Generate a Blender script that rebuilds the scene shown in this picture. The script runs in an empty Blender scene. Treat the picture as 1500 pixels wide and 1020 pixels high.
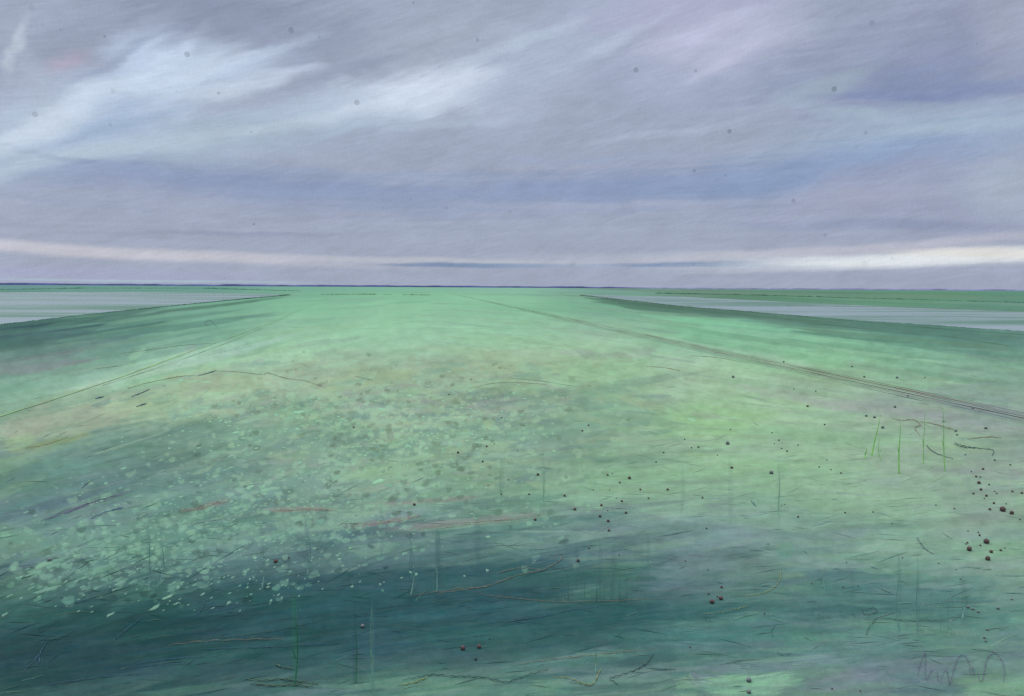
import bpy, bmesh, math, random
import numpy as np
from mathutils import Vector, Matrix, Euler

random.seed(7); RNG = np.random.default_rng(7)
scene = bpy.context.scene
COL = scene.collection

# ------------------------------------------------------------------ camera
H = 3.0; F = 1150.0; CX, CY = 750.0, 510.0
PITCH = math.atan(89.0 / F); ROLL = math.radians(0.33)
ROT = (Euler((math.pi/2 - PITCH, 0, 0)).to_matrix() @ Matrix.Rotation(ROLL, 3, 'Z'))
RN = np.array(ROT)
cam_d = bpy.data.cameras.new('camera'); cam = bpy.data.objects.new('camera', cam_d); COL.objects.link(cam)
cam.matrix_world = Matrix.Translation((0, 0, H)) @ ROT.to_4x4()
cam_d.sensor_fit = 'HORIZONTAL'; cam_d.sensor_width = 36.0; cam_d.lens = 36.0 * F / 1500.0
cam_d.clip_start = 0.1; cam_d.clip_end = 60000
scene.camera = cam

def ray(px, py):
    d = RN @ np.array([(px - CX)/F, -(py - CY)/F, -1.0]); return d/np.linalg.norm(d)
def at(px, py, z=0.0):
    d = ray(px, py); s = (z - H)/d[2]
    return Vector((d[0]*s, d[1]*s, z))
def proj(x, y, z):
    p = np.stack([x, y, z - H], -1) @ RN
    w = np.maximum(-p[..., 2], 1e-3)
    return CX + F*p[..., 0]/w, CY - F*p[..., 1]/w
def pxsize(p):   # metres per photo pixel at a point
    return (Vector(p) - Vector((0, 0, H))).length / F
def hz(px): return 421.0 + (px - 750.0)*math.tan(ROLL)

def lin(c):
    c = np.asarray(c, float)/255.0
    return np.where(c <= 0.04045, c/12.92, ((c + 0.055)/1.055)**2.4)
EXPO = np.array([2.22, 1.92, 2.0])   # light falling on level ground here
def alb(c): return np.clip(lin(c)/EXPO, 0.004, 0.75)

# ------------------------------------------------------------------ helpers
def link(name, me, mats=(), parent=None):
    o = bpy.data.objects.new(name, me); COL.objects.link(o)
    for m in (mats if isinstance(mats, (list, tuple)) else [mats]): me.materials.append(m)
    if parent: o.parent = parent
    return o
def tag(o, label=None, cat=None, group=None, kind=None):
    if label: o['label'] = label
    if cat: o['category'] = cat
    if group: o['group'] = group
    if kind: o['kind'] = kind
    return o
def np_mesh(name, verts, faces, col=None):
    verts = np.asarray(verts, np.float32); faces = np.asarray(faces, np.int32)
    me = bpy.data.meshes.new(name); k = faces.shape[1]
    me.vertices.add(len(verts)); me.vertices.foreach_set('co', verts.ravel())
    me.loops.add(faces.size); me.loops.foreach_set('vertex_index', faces.ravel())
    me.polygons.add(len(faces))
    me.polygons.foreach_set('loop_start', np.arange(0, faces.size, k, dtype=np.int32))
    me.update(calc_edges=True); me.validate()
    if col is not None:
        a = me.color_attributes.new('tint', 'FLOAT_COLOR', 'POINT')
        c4 = np.ones((len(verts), 4), np.float32); c4[:, :3] = col
        a.data.foreach_set('color', c4.ravel())
    return me

class G:
    def __init__(s, nt): s.nt = nt
    def n(s, t, **kw):
        nd = s.nt.nodes.new(t)
        for k, v in kw.items():
            if k == 'ins':
                for i, val in v.items():
                    if hasattr(val, 'is_output'): s.nt.links.new(val, nd.inputs[i])
                    else: nd.inputs[i].default_value = val
            else: setattr(nd, k, v)
        return nd
    def math(s, op, a, b=0.0, c=0.0, clamp=False):
        return s.n('ShaderNodeMath', operation=op, use_clamp=clamp, ins={0: a, 1: b, 2: c}).outputs[0]
    def noise(s, vec, scale, detail=4, rough=.55, dist=0):
        return s.n('ShaderNodeTexNoise', ins={'Vector': vec, 'Scale': scale, 'Detail': detail, 'Roughness': rough, 'Distortion': dist})
    def map(s, vec, loc=(0, 0, 0), rot=(0, 0, 0), sc=(1, 1, 1), typ='POINT'):
        return s.n('ShaderNodeMapping', vector_type=typ, ins={0: vec, 1: loc, 2: rot, 3: sc}).outputs[0]
    def mix(s, f, a, b, bt='MIX'):
        nd = s.n('ShaderNodeMix', data_type='RGBA', blend_type=bt); nd.clamp_factor = True
        for i, v in ((0, f), (6, a), (7, b)):
            if hasattr(v, 'is_output'): s.nt.links.new(v, nd.inputs[i])
            else: nd.inputs[i].default_value = v
        return nd.outputs[2]
    def rng(s, v, a, b, c=0.0, d=1.0, smooth=True):
        return s.n('ShaderNodeMapRange', interpolation_type='SMOOTHSTEP' if smooth else 'LINEAR', ins={0: v, 1: a, 2: b, 3: c, 4: d}).outputs[0]
def new_mat(name):
    m = bpy.data.materials.new(name); m.use_nodes = True
    g = G(m.node_tree); b = m.node_tree.nodes['Principled BSDF']
    return m, g, b
def plain(name, rgb, rough=.8, var=.25, scale=30.0, spec=.05):
    m, g, b = new_mat(name)
    tc = g.n('ShaderNodeTexCoord').outputs['Object']
    n = g.noise(tc, scale, 4).outputs[0]
    a = alb(rgb)
    c = g.mix(g.rng(n, .3, .7), tuple(a*(1-var)) + (1,), tuple(np.minimum(a*(1+var), .8)) + (1,))
    m.node_tree.links.new(c, b.inputs['Base Color'])
    b.inputs['Roughness'].default_value = rough; b.inputs['Specular IOR Level'].default_value = spec
    return m
def tinted(name, fine=True, rough=.9):
    m, g, b = new_mat(name)
    c = g.n('ShaderNodeVertexColor', layer_name='tint').outputs[0]
    if fine:
        tc = g.n('ShaderNodeTexCoord').outputs['Object']
        n1 = g.noise(g.map(tc, sc=(.62, .2, 1), rot=(0, 0, .25), typ='TEXTURE'), 3.0, 6, .62).outputs[0]
        n2 = g.noise(tc, 42.0, 4, .6).outputs[0]
        n3 = g.noise(g.map(tc, sc=(.9, 1.2, 1), loc=(3, 1, 0)), 1.1, 6, .7).outputs[0]
        f = g.math('MULTIPLY', g.rng(n1, .3, .72, .95, 1.05, False), g.rng(n2, .3, .7, .92, 1.08, False))
        hs = g.n('ShaderNodeHueSaturation', ins={'Hue': g.rng(n3, .3, .7, .49, .512, False), 'Saturation': g.rng(n1, .3, .7, 1.12, .88, False), 'Value': f, 'Color': c}).outputs[0]
        c = hs
        bp = g.n('ShaderNodeBump', ins={'Strength': .12, 'Distance': .006, 'Height': n2}).outputs[0]
        m.node_tree.links.new(bp, b.inputs['Normal'])
    m.node_tree.links.new(c, b.inputs['Base Color'])
    b.inputs['Roughness'].default_value = rough; b.inputs['Specular IOR Level'].default_value = 0.0
    return m

# ------------------------------------------------------------------ numpy noise
class VNoise:
    def __init__(s, seed): s.t = np.random.default_rng(seed).random((256, 256)).astype(np.float32)
    def at(s, x, y):
        xi = np.floor(x).astype(int); yi = np.floor(y).astype(int)
        fx = x - xi; fy = y - yi; fx = fx*fx*(3-2*fx); fy = fy*fy*(3-2*fy)
        t = s.t; a = xi & 255; b = (xi+1) & 255; c = yi & 255; d = (yi+1) & 255
        return (t[c, a]*(1-fx) + t[c, b]*fx)*(1-fy) + (t[d, a]*(1-fx) + t[d, b]*fx)*fy
    def fbm(s, x, y, o=4, r=.5):
        v = 0; amp = 1; tot = 0
        for k in range(o):
            v = v + amp*s.at(x*2**k + 17.3*k, y*2**k + 31.7*k); tot += amp; amp *= r
        return v/tot - .5

# ------------------------------------------------------------------ field colours: what grows where
TX = np.array([0, 150, 300, 450, 600, 750, 900, 1050, 1200, 1350, 1500.])
TY = np.array([424, 432, 450, 475, 500, 530, 560, 600, 650, 700, 750, 800, 850, 900, 950, 1000.])
T = '''110 150 155,112 158 150,112 160 150,125 180 155,135 190 158,140 190 165,125 165 155,110 150 135,105 150 135,105 150 140,105 150 145
95 150 125,112 162 140,115 165 140,130 188 152,140 200 155,145 200 158,125 165 145,100 142 115,95 145 112,100 152 112,95 150 125
110 150 140,115 160 140,120 175 145,138 196 155,150 205 160,142 197 155,120 180 142,95 132 115,100 150 125,100 150 125,100 150 130
78 115 115,98 148 132,125 180 152,150 200 160,155 205 160,155 205 163,150 190 158,132 196 152,105 158 135,85 125 115,98 138 132
78 118 120,100 146 138,122 178 150,154 200 160,152 200 160,160 205 163,164 200 164,130 190 150,118 178 144,100 155 135,98 146 132
105 138 138,115 164 150,150 196 164,156 196 162,150 182 155,160 192 160,155 200 160,163 200 168,138 193 153,118 172 146,112 162 144
110 158 146,145 190 165,156 190 156,150 176 155,146 172 150,150 184 154,150 195 158,160 195 164,158 182 164,140 180 158,124 168 152
124 166 150,152 176 154,142 176 150,134 168 150,146 176 150,140 176 150,136 174 150,152 196 155,155 190 163,150 168 164,132 152 162
124 162 140,104 143 140,100 140 136,118 158 140,138 176 150,122 166 146,126 168 146,146 196 150,146 190 154,150 185 160,140 172 162
102 146 132,90 130 135,100 140 140,116 156 144,130 170 146,120 160 140,140 180 150,140 180 150,144 180 154,150 186 156,136 160 152
92 132 130,90 130 130,110 145 136,124 156 140,114 150 136,120 156 140,134 170 146,134 164 150,140 176 150,150 186 155,145 175 150
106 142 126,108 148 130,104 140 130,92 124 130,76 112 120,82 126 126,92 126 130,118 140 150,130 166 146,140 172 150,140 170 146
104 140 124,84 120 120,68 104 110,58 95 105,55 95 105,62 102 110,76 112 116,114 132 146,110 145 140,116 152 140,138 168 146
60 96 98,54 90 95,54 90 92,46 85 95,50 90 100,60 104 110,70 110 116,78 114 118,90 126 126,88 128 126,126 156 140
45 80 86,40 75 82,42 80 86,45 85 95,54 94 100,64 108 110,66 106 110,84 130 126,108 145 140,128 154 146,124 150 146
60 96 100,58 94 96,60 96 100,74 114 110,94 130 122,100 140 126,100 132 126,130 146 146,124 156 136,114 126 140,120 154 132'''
T = np.array([[[float(v) for v in c.split()] for c in row.split(',')] for row in T.split('\n')])

def table(px, py):
    x = np.clip(px, 0, 1499.9); y = np.clip(py, TY[0], TY[-1]-.01)
    i = np.clip(np.searchsorted(TX, x, 'right')-1, 0, 9); j = np.clip(np.searchsorted(TY, y, 'right')-1, 0, len(TY)-2)
    fx = ((x-TX[i])/150.0)[..., None]; fy = ((y-TY[j])/(TY[j+1]-TY[j]))[..., None]
    fx = fx*fx*(3-2*fx); fy = fy*fy*(3-2*fy)
    return (T[j, i]*(1-fx)+T[j, i+1]*fx)*(1-fy) + (T[j+1, i]*(1-fx)+T[j+1, i+1]*fx)*fy

# polar ground grid: fine ahead, coarse behind, out to the horizon
th = np.radians(np.concatenate([np.arange(-180, -39, 3.0), np.linspace(-38, 38, 1250), np.arange(41, 180, 3.0)]))
tt = np.concatenate([np.geomspace(.0004, .004, 12), np.linspace(.0044, .07, 150), np.linspace(.071, .64, 520), np.geomspace(.66, 8, 16)])
R = H/tt
TH, RR = np.meshgrid(th, R)
X = RR*np.sin(TH); Y = RR*np.cos(TH)
PX, PY = proj(X, Y, np.zeros_like(X))
bad = np.abs(TH) > math.radians(60)
PX = np.where(bad, np.where(TH < 0, 0, 1500), PX); PY = np.where(bad, 421 + F*(H/RR), PY)
HZ = 421 + (PX-750)*math.tan(ROLL)
DY = PY - HZ
N1, N2, N3, N4 = [VNoise(s) for s in (1, 2, 3, 4)]
S = np.clip(DY/300.0, .02, 1.3)
# ragged drift of one growth into the next
wx = 90*N1.fbm(PX/190, PY/70, 5, .6)*np.minimum(1, S*2.2); wy = 60*N2.fbm(PX/210, PY/60, 5, .6)*np.minimum(1, S*1.6)
COLR = table(PX + wx, PY + wy)

def stroke_angle(px, py):
    h = hz(px); vp = math.atan2((py-h), (620-px) if px < 620 else (px-620)+1e-3)
    vp = vp if px < 620 else -vp
    if py < 640:
        vp = vp*min(1., abs(px-620)/420.)
        k = max(0., min(1., (640-py)/150)); base = (12 if px < 500 else (5 if px < 900 else -4))
        return k*math.degrees(vp)*.85 + (1-k)*base
    return 18 - 15*min(1, px/900.0) - (2 if px > 1100 else 0)

def stamp(cx, cy, L, W, ang, col, a, dry=.5, nz=0):
    i0, i1 = np.searchsorted(th, [math.atan((cx-L-CX)/F)-.02, math.atan((cx+L-CX)/F)+.02])
    h = hz(cx); ext = abs(L*math.sin(math.radians(ang))) + W*1.5 + 3
    j0, j1 = np.searchsorted(tt, [max(0, (cy-h-ext)/F*.8), (cy-h+ext)/F*1.15])
    if i1 <= i0 or j1 <= j0: return
    px = PX[j0:j1, i0:i1]; py = PY[j0:j1, i0:i1]
    c, s = math.cos(math.radians(ang)), math.sin(math.radians(ang))
    dx, dy = px-cx, py-cy
    u = (dx*c - dy*s)/L; v = (dx*s + dy*c)
    v = (v + u*u*W*.4 + 6*min(1., W/12)*N3.fbm(px/40+nz, py/40, 2))/W
    bristle = N4.fbm(u*1.6+nz, v*W/3.0+nz*3, 3, .7)
    m = np.clip((1-np.abs(u)**3 - np.abs(v)**2 + bristle*1.3*dry*2)*1.8, 0, 1)*a
    COLR[j0:j1, i0:i1] = COLR[j0:j1, i0:i1]*(1-m[..., None]) + np.asarray(col, float)*m[..., None]

def strokes(n, Lr, Wr, a, jx, jy):
    for k in range(n):
        cx = random.uniform(-60, 1560); cy = hz(cx) + 8 + (1020-430)*random.random()**1.35
        s = min(1.2, .12 + (cy-420)/330)
        tx = cx + random.gauss(0, jx)*s; ty = cy + random.gauss(0, jy)*s
        c = table(np.array([tx]), np.array([max(ty, hz(cx)+6)]))[0]
        r = random.random()
        if r < .12: c = c*.6 + np.array([140, 140, 165])*.4
        elif r < .22: c = c*.7 + np.array([165, 190, 130])*.3
        elif r < .30: c = c*.75 + np.array([165, 150, 140])*.25
        elif r < .38: c = c*.75 + np.array([70, 125, 130])*.25
        c = c*random.uniform(.93, 1.07)
        stamp(cx, cy, random.uniform(*Lr)*(.35+.65*s), random.uniform(*Wr)*s*(.6 if cy < 640 else 1), stroke_angle(cx, cy)+random.gauss(0, 4)*s, c, a*random.uniform(.5, 1), random.uniform(.4, .9), random.uniform(0, 200))
strokes(700, (60, 190), (10, 30), .55, 60, 28)
strokes(1300, (25, 110), (3, 10), .6, 60, 34)

# patches that have a shape of their own
HAND = [
 # left bank, field and tan strip
 (60,478,90,5,7,(72,112,108),.6),(180,466,90,3,7,(76,116,106),.55),(300,450,80,2.5,6,(82,124,106),.5),(50,497,110,9,9,(72,112,116),.6),
 (230,482,180,6,7,(86,132,122),.5),(40,530,110,9,9,(128,134,150),.5),(200,510,160,8,9,(105,152,142),.4),
 (180,545,200,8,14,(158,196,176),.5),(300,512,150,6,16,(152,196,168),.4),(60,570,120,12,15,(120,166,155),.5),
 (110,618,130,22,13,(160,170,152),.7),(40,622,45,24,20,(156,160,150),.6),(260,578,130,16,14,(158,182,150),.55),(70,650,70,5,12,(138,150,110),.6),
 (360,560,120,16,4,(160,180,150),.5),(30,650,25,12,20,(150,185,130),.5),
 (150,668,160,20,14,(92,136,138),.6),(260,640,150,16,13,(96,138,138),.5),(400,640,120,22,6,(104,144,140),.5),(560,650,60,18,3,(100,142,146),.4),
 (120,725,140,30,16,(86,126,134),.5),(60,745,130,8,18,(90,112,132),.6),(130,740,80,3,18,(96,96,130),.7),
 (300,600,60,8,8,(122,172,158),.5),(430,610,40,16,0,(150,196,160),.5),
 # middle
 (620,540,220,24,2,(150,172,146),.5),(560,560,160,20,4,(152,176,150),.5),(760,520,160,10,-2,(168,196,160),.5),(840,575,160,12,7,(126,166,150),.5),
 (700,592,160,7,9,(120,150,146),.6),(900,570,140,6,10,(126,162,152),.4),(800,640,100,18,5,(118,160,150),.5),(620,620,60,12,10,(160,190,140),.4),
 (1060,610,90,26,0,(152,206,148),.6),(1010,585,110,10,-8,(160,196,170),.4),(1080,520,120,8,-10,(170,192,176),.45),(880,520,70,4,-3,(176,178,180),.45),
 (1290,600,130,10,-4,(160,160,178),.55),(1180,585,110,8,-10,(164,172,168),.5),(1420,622,100,10,-8,(156,160,178),.5),(1350,580,110,9,8,(140,160,170),.4),
 (1220,640,140,14,-3,(140,196,158),.5),(1400,640,110,12,-4,(150,178,168),.4),(1440,600,80,8,-10,(126,150,170),.6),
 # right field, bank
 (1080,478,120,6,-6,(134,204,156),.7),(1260,505,150,7,-8,(132,192,156),.6),(1420,530,110,9,-8,(130,182,156),.5),(1330,485,180,7,-4,(86,128,122),.6),
 (1440,500,90,7,-5,(92,140,138),.5),(1200,478,140,4,-5,(92,136,124),.6),(1330,497,160,3,-5,(116,150,116),.6),
 (1000,455,130,6,-5,(82,120,104),.65),(1130,465,120,6,-5,(92,132,114),.6),(1260,477,140,6,-5,(88,130,114),.75),(920,444,60,2.5,-5,(90,126,106),.8),(1420,492,100,6,-5,(92,136,126),.6),(1200,432,340,3,-1.2,(118,146,126),.7),(1300,440,240,3,-2,(116,158,134),.6),
 (330,446,120,2,7,(84,126,108),.5),(120,466,150,5,7,(66,108,102),.5),(1080,459,200,5,-5,(82,120,104),.55),(1380,487,150,5,-4,(92,134,124),.5),(960,447,90,3,-6,(86,122,100),.7),(860,434,50,1.5,-3,(110,146,120),.6),(1350,500,170,6,-4,(96,144,128),.5),
 (430,620,120,30,4,(116,156,144),.55),(560,655,120,30,6,(110,150,142),.55),(620,600,90,22,4,(124,160,146),.5),(470,700,110,26,6,(108,150,142),.5),(330,740,120,24,8,(100,140,138),.5),(230,800,120,26,10,(98,138,130),.5),(700,640,80,22,6,(116,158,148),.45),
 (90,510,130,4,9,(92,128,132),.6),(230,470,130,3,7,(92,140,124),.5),(120,490,120,3,8,(74,112,116),.6),(190,528,120,4,11,(120,162,152),.5),(260,535,170,7,14,(164,196,184),.6),(330,520,120,5,15,(166,200,186),.5),(110,560,120,6,13,(128,172,162),.5),(60,540,80,6,8,(130,136,156),.6),(300,490,120,4,12,(140,190,158),.5),(30,480,60,2.5,6,(56,84,104),.6),(110,481,50,2,7,(58,88,104),.5),(20,492,40,2.5,8,(60,92,112),.5),
 (1120,490,140,4,-6,(150,208,166),.55),(1290,520,120,3,-7,(150,200,164),.5),(1400,545,120,5,-8,(132,184,160),.4),(1250,495,110,2.5,-6,(84,134,116),.5),(1460,520,70,4,-6,(94,146,136),.5),(1010,470,90,3,-6,(138,208,160),.6),(1180,515,140,5,-8,(150,204,166),.5),
 (520,560,90,12,6,(166,188,138),.4),(640,590,70,10,4,(164,186,136),.4),(760,540,90,9,-2,(172,194,148),.35),(700,660,60,12,6,(152,184,136),.4),(560,690,60,12,6,(156,188,140),.45),(1450,700,50,30,-10,(148,158,164),.4),(1470,860,30,50,70,(140,158,150),.35),(1400,780,60,14,-5,(156,176,156),.4),
 # foreground
 (560,700,90,24,8,(140,180,146),.55),(680,720,110,20,6,(130,172,146),.5),(960,710,130,30,2,(140,186,150),.55),(1150,700,130,26,0,(146,190,150),.5),(1290,740,150,26,-2,(150,190,154),.5),
 (620,735,90,4,4,(160,120,130),.35),(300,742,40,5,12,(150,120,130),.45),(440,746,60,5,2,(160,140,135),.55),(560,765,60,4,8,(150,110,135),.6),(690,765,110,7,6,(150,138,140),.6),(600,775,60,5,3,(140,130,135),.45),
 (1030,800,110,24,3,(126,146,156),.4),(1000,830,50,30,10,(126,142,154),.3),(1020,860,80,12,4,(124,142,152),.5),(1150,790,140,10,5,(134,150,158),.45),
 (1170,770,130,8,6,(136,160,158),.4),(1430,740,60,30,-10,(150,160,158),.4),(1150,808,14,15,0,(100,158,138),.5),
 (480,815,260,22,3,(96,128,134),.45),(300,845,200,20,6,(80,116,118),.5),(560,850,260,22,4,(62,102,112),.5),(700,860,180,24,8,(66,108,116),.5),
 (760,835,110,12,10,(60,104,120),.5),(820,812,50,10,14,(58,96,118),.45),(880,850,60,20,3,(88,134,126),.4),(760,810,150,10,6,(78,124,122),.4),
 (240,900,280,24,8,(58,98,98),.5),(270,895,60,12,5,(62,104,84),.5),(430,915,240,22,5,(42,84,96),.6),(640,930,260,20,5,(50,94,104),.6),(860,920,220,16,6,(54,104,110),.55),
 (120,960,200,30,12,(40,76,84),.55),(320,965,220,18,6,(44,84,90),.5),(520,980,220,12,3,(60,104,108),.4),(960,900,160,14,4,(64,110,116),.5),
 (1000,935,140,14,2,(66,126,124),.55),(1130,930,140,10,0,(88,140,132),.5),(1250,850,70,20,0,(86,126,132),.55),(1300,880,150,24,-2,(84,126,130),.6),(1200,890,150,8,0,(78,116,120),.6),(1380,860,100,18,-3,(98,146,136),.4),
 (1340,920,100,10,-5,(138,164,140),.5),(1240,930,90,10,6,(120,160,140),.45),(1170,940,30,22,0,(92,148,128),.4),
 (1130,975,120,10,4,(126,138,152),.55),(1330,985,100,26,0,(120,128,150),.65),(1480,950,26,30,0,(126,138,150),.5),(1230,1000,60,14,8,(140,138,160),.5),
 (1035,1000,30,14,-10,(130,134,158),.7),(1100,1003,80,17,3,(150,196,154),.8),(1005,1010,18,22,-40,(140,178,142),.6),(1460,1008,60,18,5,(140,184,142),.6),(1485,800,16,70,80,(140,180,144),.4),(1360,1010,60,14,0,(84,116,136),.45),
 (620,1000,170,10,2,(104,142,128),.6),(820,1008,160,9,3,(108,150,132),.55),(300,1008,140,7,8,(90,130,116),.5),(480,1015,70,6,0,(110,130,140),.4),
 (330,805,160,22,6,(116,156,134),.4),(190,790,130,22,14,(118,158,136),.4),(90,860,90,24,10,(112,150,128),.45),(20,790,22,60,80,(120,158,128),.4),(480,765,90,16,4,(140,178,146),.45),(540,800,40,16,0,(136,172,140),.4),
]
for k, h in enumerate(HAND): stamp(*h, dry=.75, nz=k*7.7)
strokes(900, (20, 90), (1.2, 4), .55, 50, 30)
for k in range(700):
    x, y = random.gauss(600, 190), random.gauss(590, 60)
    if y < 510 or x < 20: continue
    c = random.choice([(150, 196, 162), (150, 170, 148), (140, 176, 150), (112, 152, 146), (160, 182, 146), (150, 160, 156), (126, 172, 154), (108, 148, 142), (116, 152, 140), (104, 142, 144)])
    if y < 575 and sum(c) < 425: continue
    stamp(x, y, random.uniform(6, 34), random.uniform(2, 7), stroke_angle(x, y)+random.gauss(0, 10), c, random.uniform(.25, .6), .8, k*1.3)
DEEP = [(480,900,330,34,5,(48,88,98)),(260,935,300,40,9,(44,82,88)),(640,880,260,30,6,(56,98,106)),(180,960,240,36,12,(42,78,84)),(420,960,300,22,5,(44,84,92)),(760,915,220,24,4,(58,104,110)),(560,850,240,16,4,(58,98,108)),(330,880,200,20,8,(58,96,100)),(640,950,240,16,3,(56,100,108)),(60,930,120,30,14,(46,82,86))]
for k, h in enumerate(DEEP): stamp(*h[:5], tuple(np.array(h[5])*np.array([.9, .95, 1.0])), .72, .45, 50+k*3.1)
for k in range(120):
    y = random.uniform(850, 985); x = random.uniform(-20, 900)*(1 if y > 880 else .9)
    c = table(np.array([x]), np.array([y]))[0]*random.uniform(.86, 1.12); stamp(x, y, random.uniform(50, 200), random.uniform(2, 9), 16-14*x/900+random.gauss(0, 3), c, .4, .7, k*2.3)
for cx, cy, sx, sy in [(430,605,95,32),(560,640,90,45),(470,560,120,30),(620,600,80,36),(200,790,90,40),(330,780,120,50),(480,760,80,40),(120,830,70,30),(420,690,120,40),(700,600,90,40),(600,700,90,40),(760,690,80,50)]:
    for k in range(130):
        x, y = random.gauss(cx, sx), random.gauss(cy, sy)
        if not (515 < y < 900 and x > 4): continue
        b = table(np.array([x]), np.array([y]))[0]
        r = random.uniform(1.2, 5.5)*(.4+.6*(y-420)/350); stamp(x, y, r*random.uniform(1, 2.2), r, random.gauss(8, 15), b*.45 + np.array([152, 198, 162])*.55 if random.random() < .75 else b*.8, random.uniform(.35, .8), .5, k*.9)
for x, y, L, c in [(450,800,45,0),(385,822,50,0),(602,838,60,0),(641,828,60,0),(218,815,60,0),(236,820,50,0),(735,705,40,0),(797,712,50,0),(1141,725,60,0),(1318,880,70,0),(1345,885,70,0),(1412,880,40,0),(546,955,90,1),(432,940,80,2),(1070,720,60,0),(1205,850,25,1),(880,830,40,0),(900,835,36,0),(845,830,34,0),(1160,700,50,1),(1000,720,40,0),(520,940,70,0),(1360,650,60,2),(1385,650,60,2),(160,880,40,0),(310,860,50,0),(700,800,50,0),(560,780,40,0),(950,820,40,0),(1250,870,30,0)]:
    b = table(np.array([float(x)]), np.array([float(y)]))[0]
    stamp(x, y, L, random.uniform(2.5, 5), 90, (b*.72 + np.array([6, 12, 20]), b*.75 + 45, b*.8 + np.array([10, 45, 5]))[c], .28 if x < 700 else .2, .5, x)
# hairline stalky streaks and small mottling
u1 = PX*math.cos(.12) - PY*math.sin(.12); v1 = PX*math.sin(.12) + PY*math.cos(.12)
g = np.minimum(1, S*3)
mod = 1 + g*(.11*N1.fbm(u1/60, v1/7, 4, .65) + .16*N2.fbm(PX/14, PY/9, 4, .7) + .10*N3.fbm(PX/120, PY/40, 3))
COLR *= mod[..., None]
tw = N4.fbm(PX/110 + 9, PY/30, 5, .65)*g
COLR += tw[..., None]*np.array([14., -6., 16.])
COLR = COLR.mean(-1, keepdims=True)*.31 + COLR*.69 + np.array([2., 0, 0.]) + (np.clip((DY-60)/60, 0, 1)*np.clip((360-DY)/120, 0, 1))[..., None]*np.array([5., 1., -5.])
COLR *= np.interp(DY, [10, 60, 140, 230, 380, 450, 540], [.93, .93, .98, .98, .97, .92, .96])[..., None]
COLR[..., 0] *= np.interp(DY, [10, 200, 400, 480, 560], [.955, .985, .95, .86, .93])
COLR *= (1 - .05*np.clip((PX-500)/500, 0, 1)*np.clip((DY-60)/80, 0, 1) - .015)[..., None]
COLR = np.clip(COLR, 10, 235)
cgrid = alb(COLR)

# ------------------------------------------------------------------ water basins: a shallow cut in the sheet
def edge(pts, x):
    p = np.array(pts, float); return np.interp(x, p[:, 0], p[:, 1])
LT = [(-900, 419), (0, 427.5), (200, 427), (330, 429), (430, 431)]
LB = [(-900, 600), (0, 474), (130, 459), (250, 447), (330, 439), (425, 431.2)]
RT = [(850, 431.5), (1000, 434), (1250, 445.5), (1450, 453), (1500, 455), (2400, 490)]
RB = [(850, 431.7), (900, 437), (1000, 447.5), (1250, 467.5), (1500, 484), (2400, 560)]
jag = 2.2*N1.fbm(PX/9, PY/6, 3)
def inside(top, bot):
    t = edge(top, PX) - .4; b = edge(bot, PX) + jag + 1.0
    return np.clip(np.minimum(PY-t, b-PY)/1.6, 0, 1)
wl = inside(LT, LB)*(PX < 430)*(np.abs(TH) < 1.0); wr = inside(RT, RB)*(PX > 852)*(np.abs(TH) < 1.0)
Z = -.55*np.maximum(wl, wr)
nr, nc = X.shape
verts = np.stack([X, Y, Z], -1).reshape(-1, 3)
idx = np.arange(nr*nc).reshape(nr, nc)
nxt = np.roll(idx, -1, 1)
faces = np.stack([idx[:-1], idx[1:], nxt[1:], nxt[:-1]], -1).reshape(-1, 4)
ctr = len(verts)
verts = np.vstack([verts, [[0, 0, 0]]])
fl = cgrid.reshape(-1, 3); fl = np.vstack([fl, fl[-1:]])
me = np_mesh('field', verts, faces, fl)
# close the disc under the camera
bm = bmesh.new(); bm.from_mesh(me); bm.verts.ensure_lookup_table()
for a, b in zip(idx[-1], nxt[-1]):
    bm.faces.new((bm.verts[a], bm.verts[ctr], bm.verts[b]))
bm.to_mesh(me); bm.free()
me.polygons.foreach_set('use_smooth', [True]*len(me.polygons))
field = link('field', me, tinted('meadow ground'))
tag(field, 'wide flat meadow of mint and dark teal growth running to the horizon', 'field', kind='structure')
if me.polygons[1000].normal.z < 0: me.flip_normals()

def ground_colour(p):      # tint of the meadow at a world point
    t = math.atan2(p[0], p[1]); r = math.hypot(p[0], p[1])
    i = min(len(th)-1, np.searchsorted(th, t)); j = min(len(tt)-1, np.searchsorted(tt, H/max(r, .4)))
    return cgrid[j, i]

# water sheets
def water_mat():
    m, g, b = new_mat('still water')
    tc = g.n('ShaderNodeTexCoord').outputs['Object']
    n = g.noise(g.map(tc, sc=(9., 2.2, 1), typ='TEXTURE'), 1.0, 4, .6).outputs[0]
    n2 = g.noise(g.map(tc, sc=(55., 11., 1), rot=(0, 0, .15), typ='TEXTURE'), 1.0, 6, .68).outputs[0]
    bp = g.n('ShaderNodeBump', ins={'Strength': .6, 'Distance': .12, 'Height': n}).outputs[0]
    m.node_tree.links.new(bp, b.inputs['Normal'])
    c = g.mix(g.rng(n2, .36, .64), tuple(alb((78, 116, 106)))+(1,), tuple(alb((126, 142, 152)))+(1,))
    m.node_tree.links.new(c, b.inputs['Base Color'])
    m.node_tree.links.new(g.rng(n2, .35, .62, .5, .2), b.inputs['Roughness'])
    m.node_tree.links.new(g.rng(n2, .38, .6, .12, .42), b.inputs['Specular IOR Level'])
    b.inputs['IOR'].default_value = 1.33
    return m
WM = water_mat()
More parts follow.
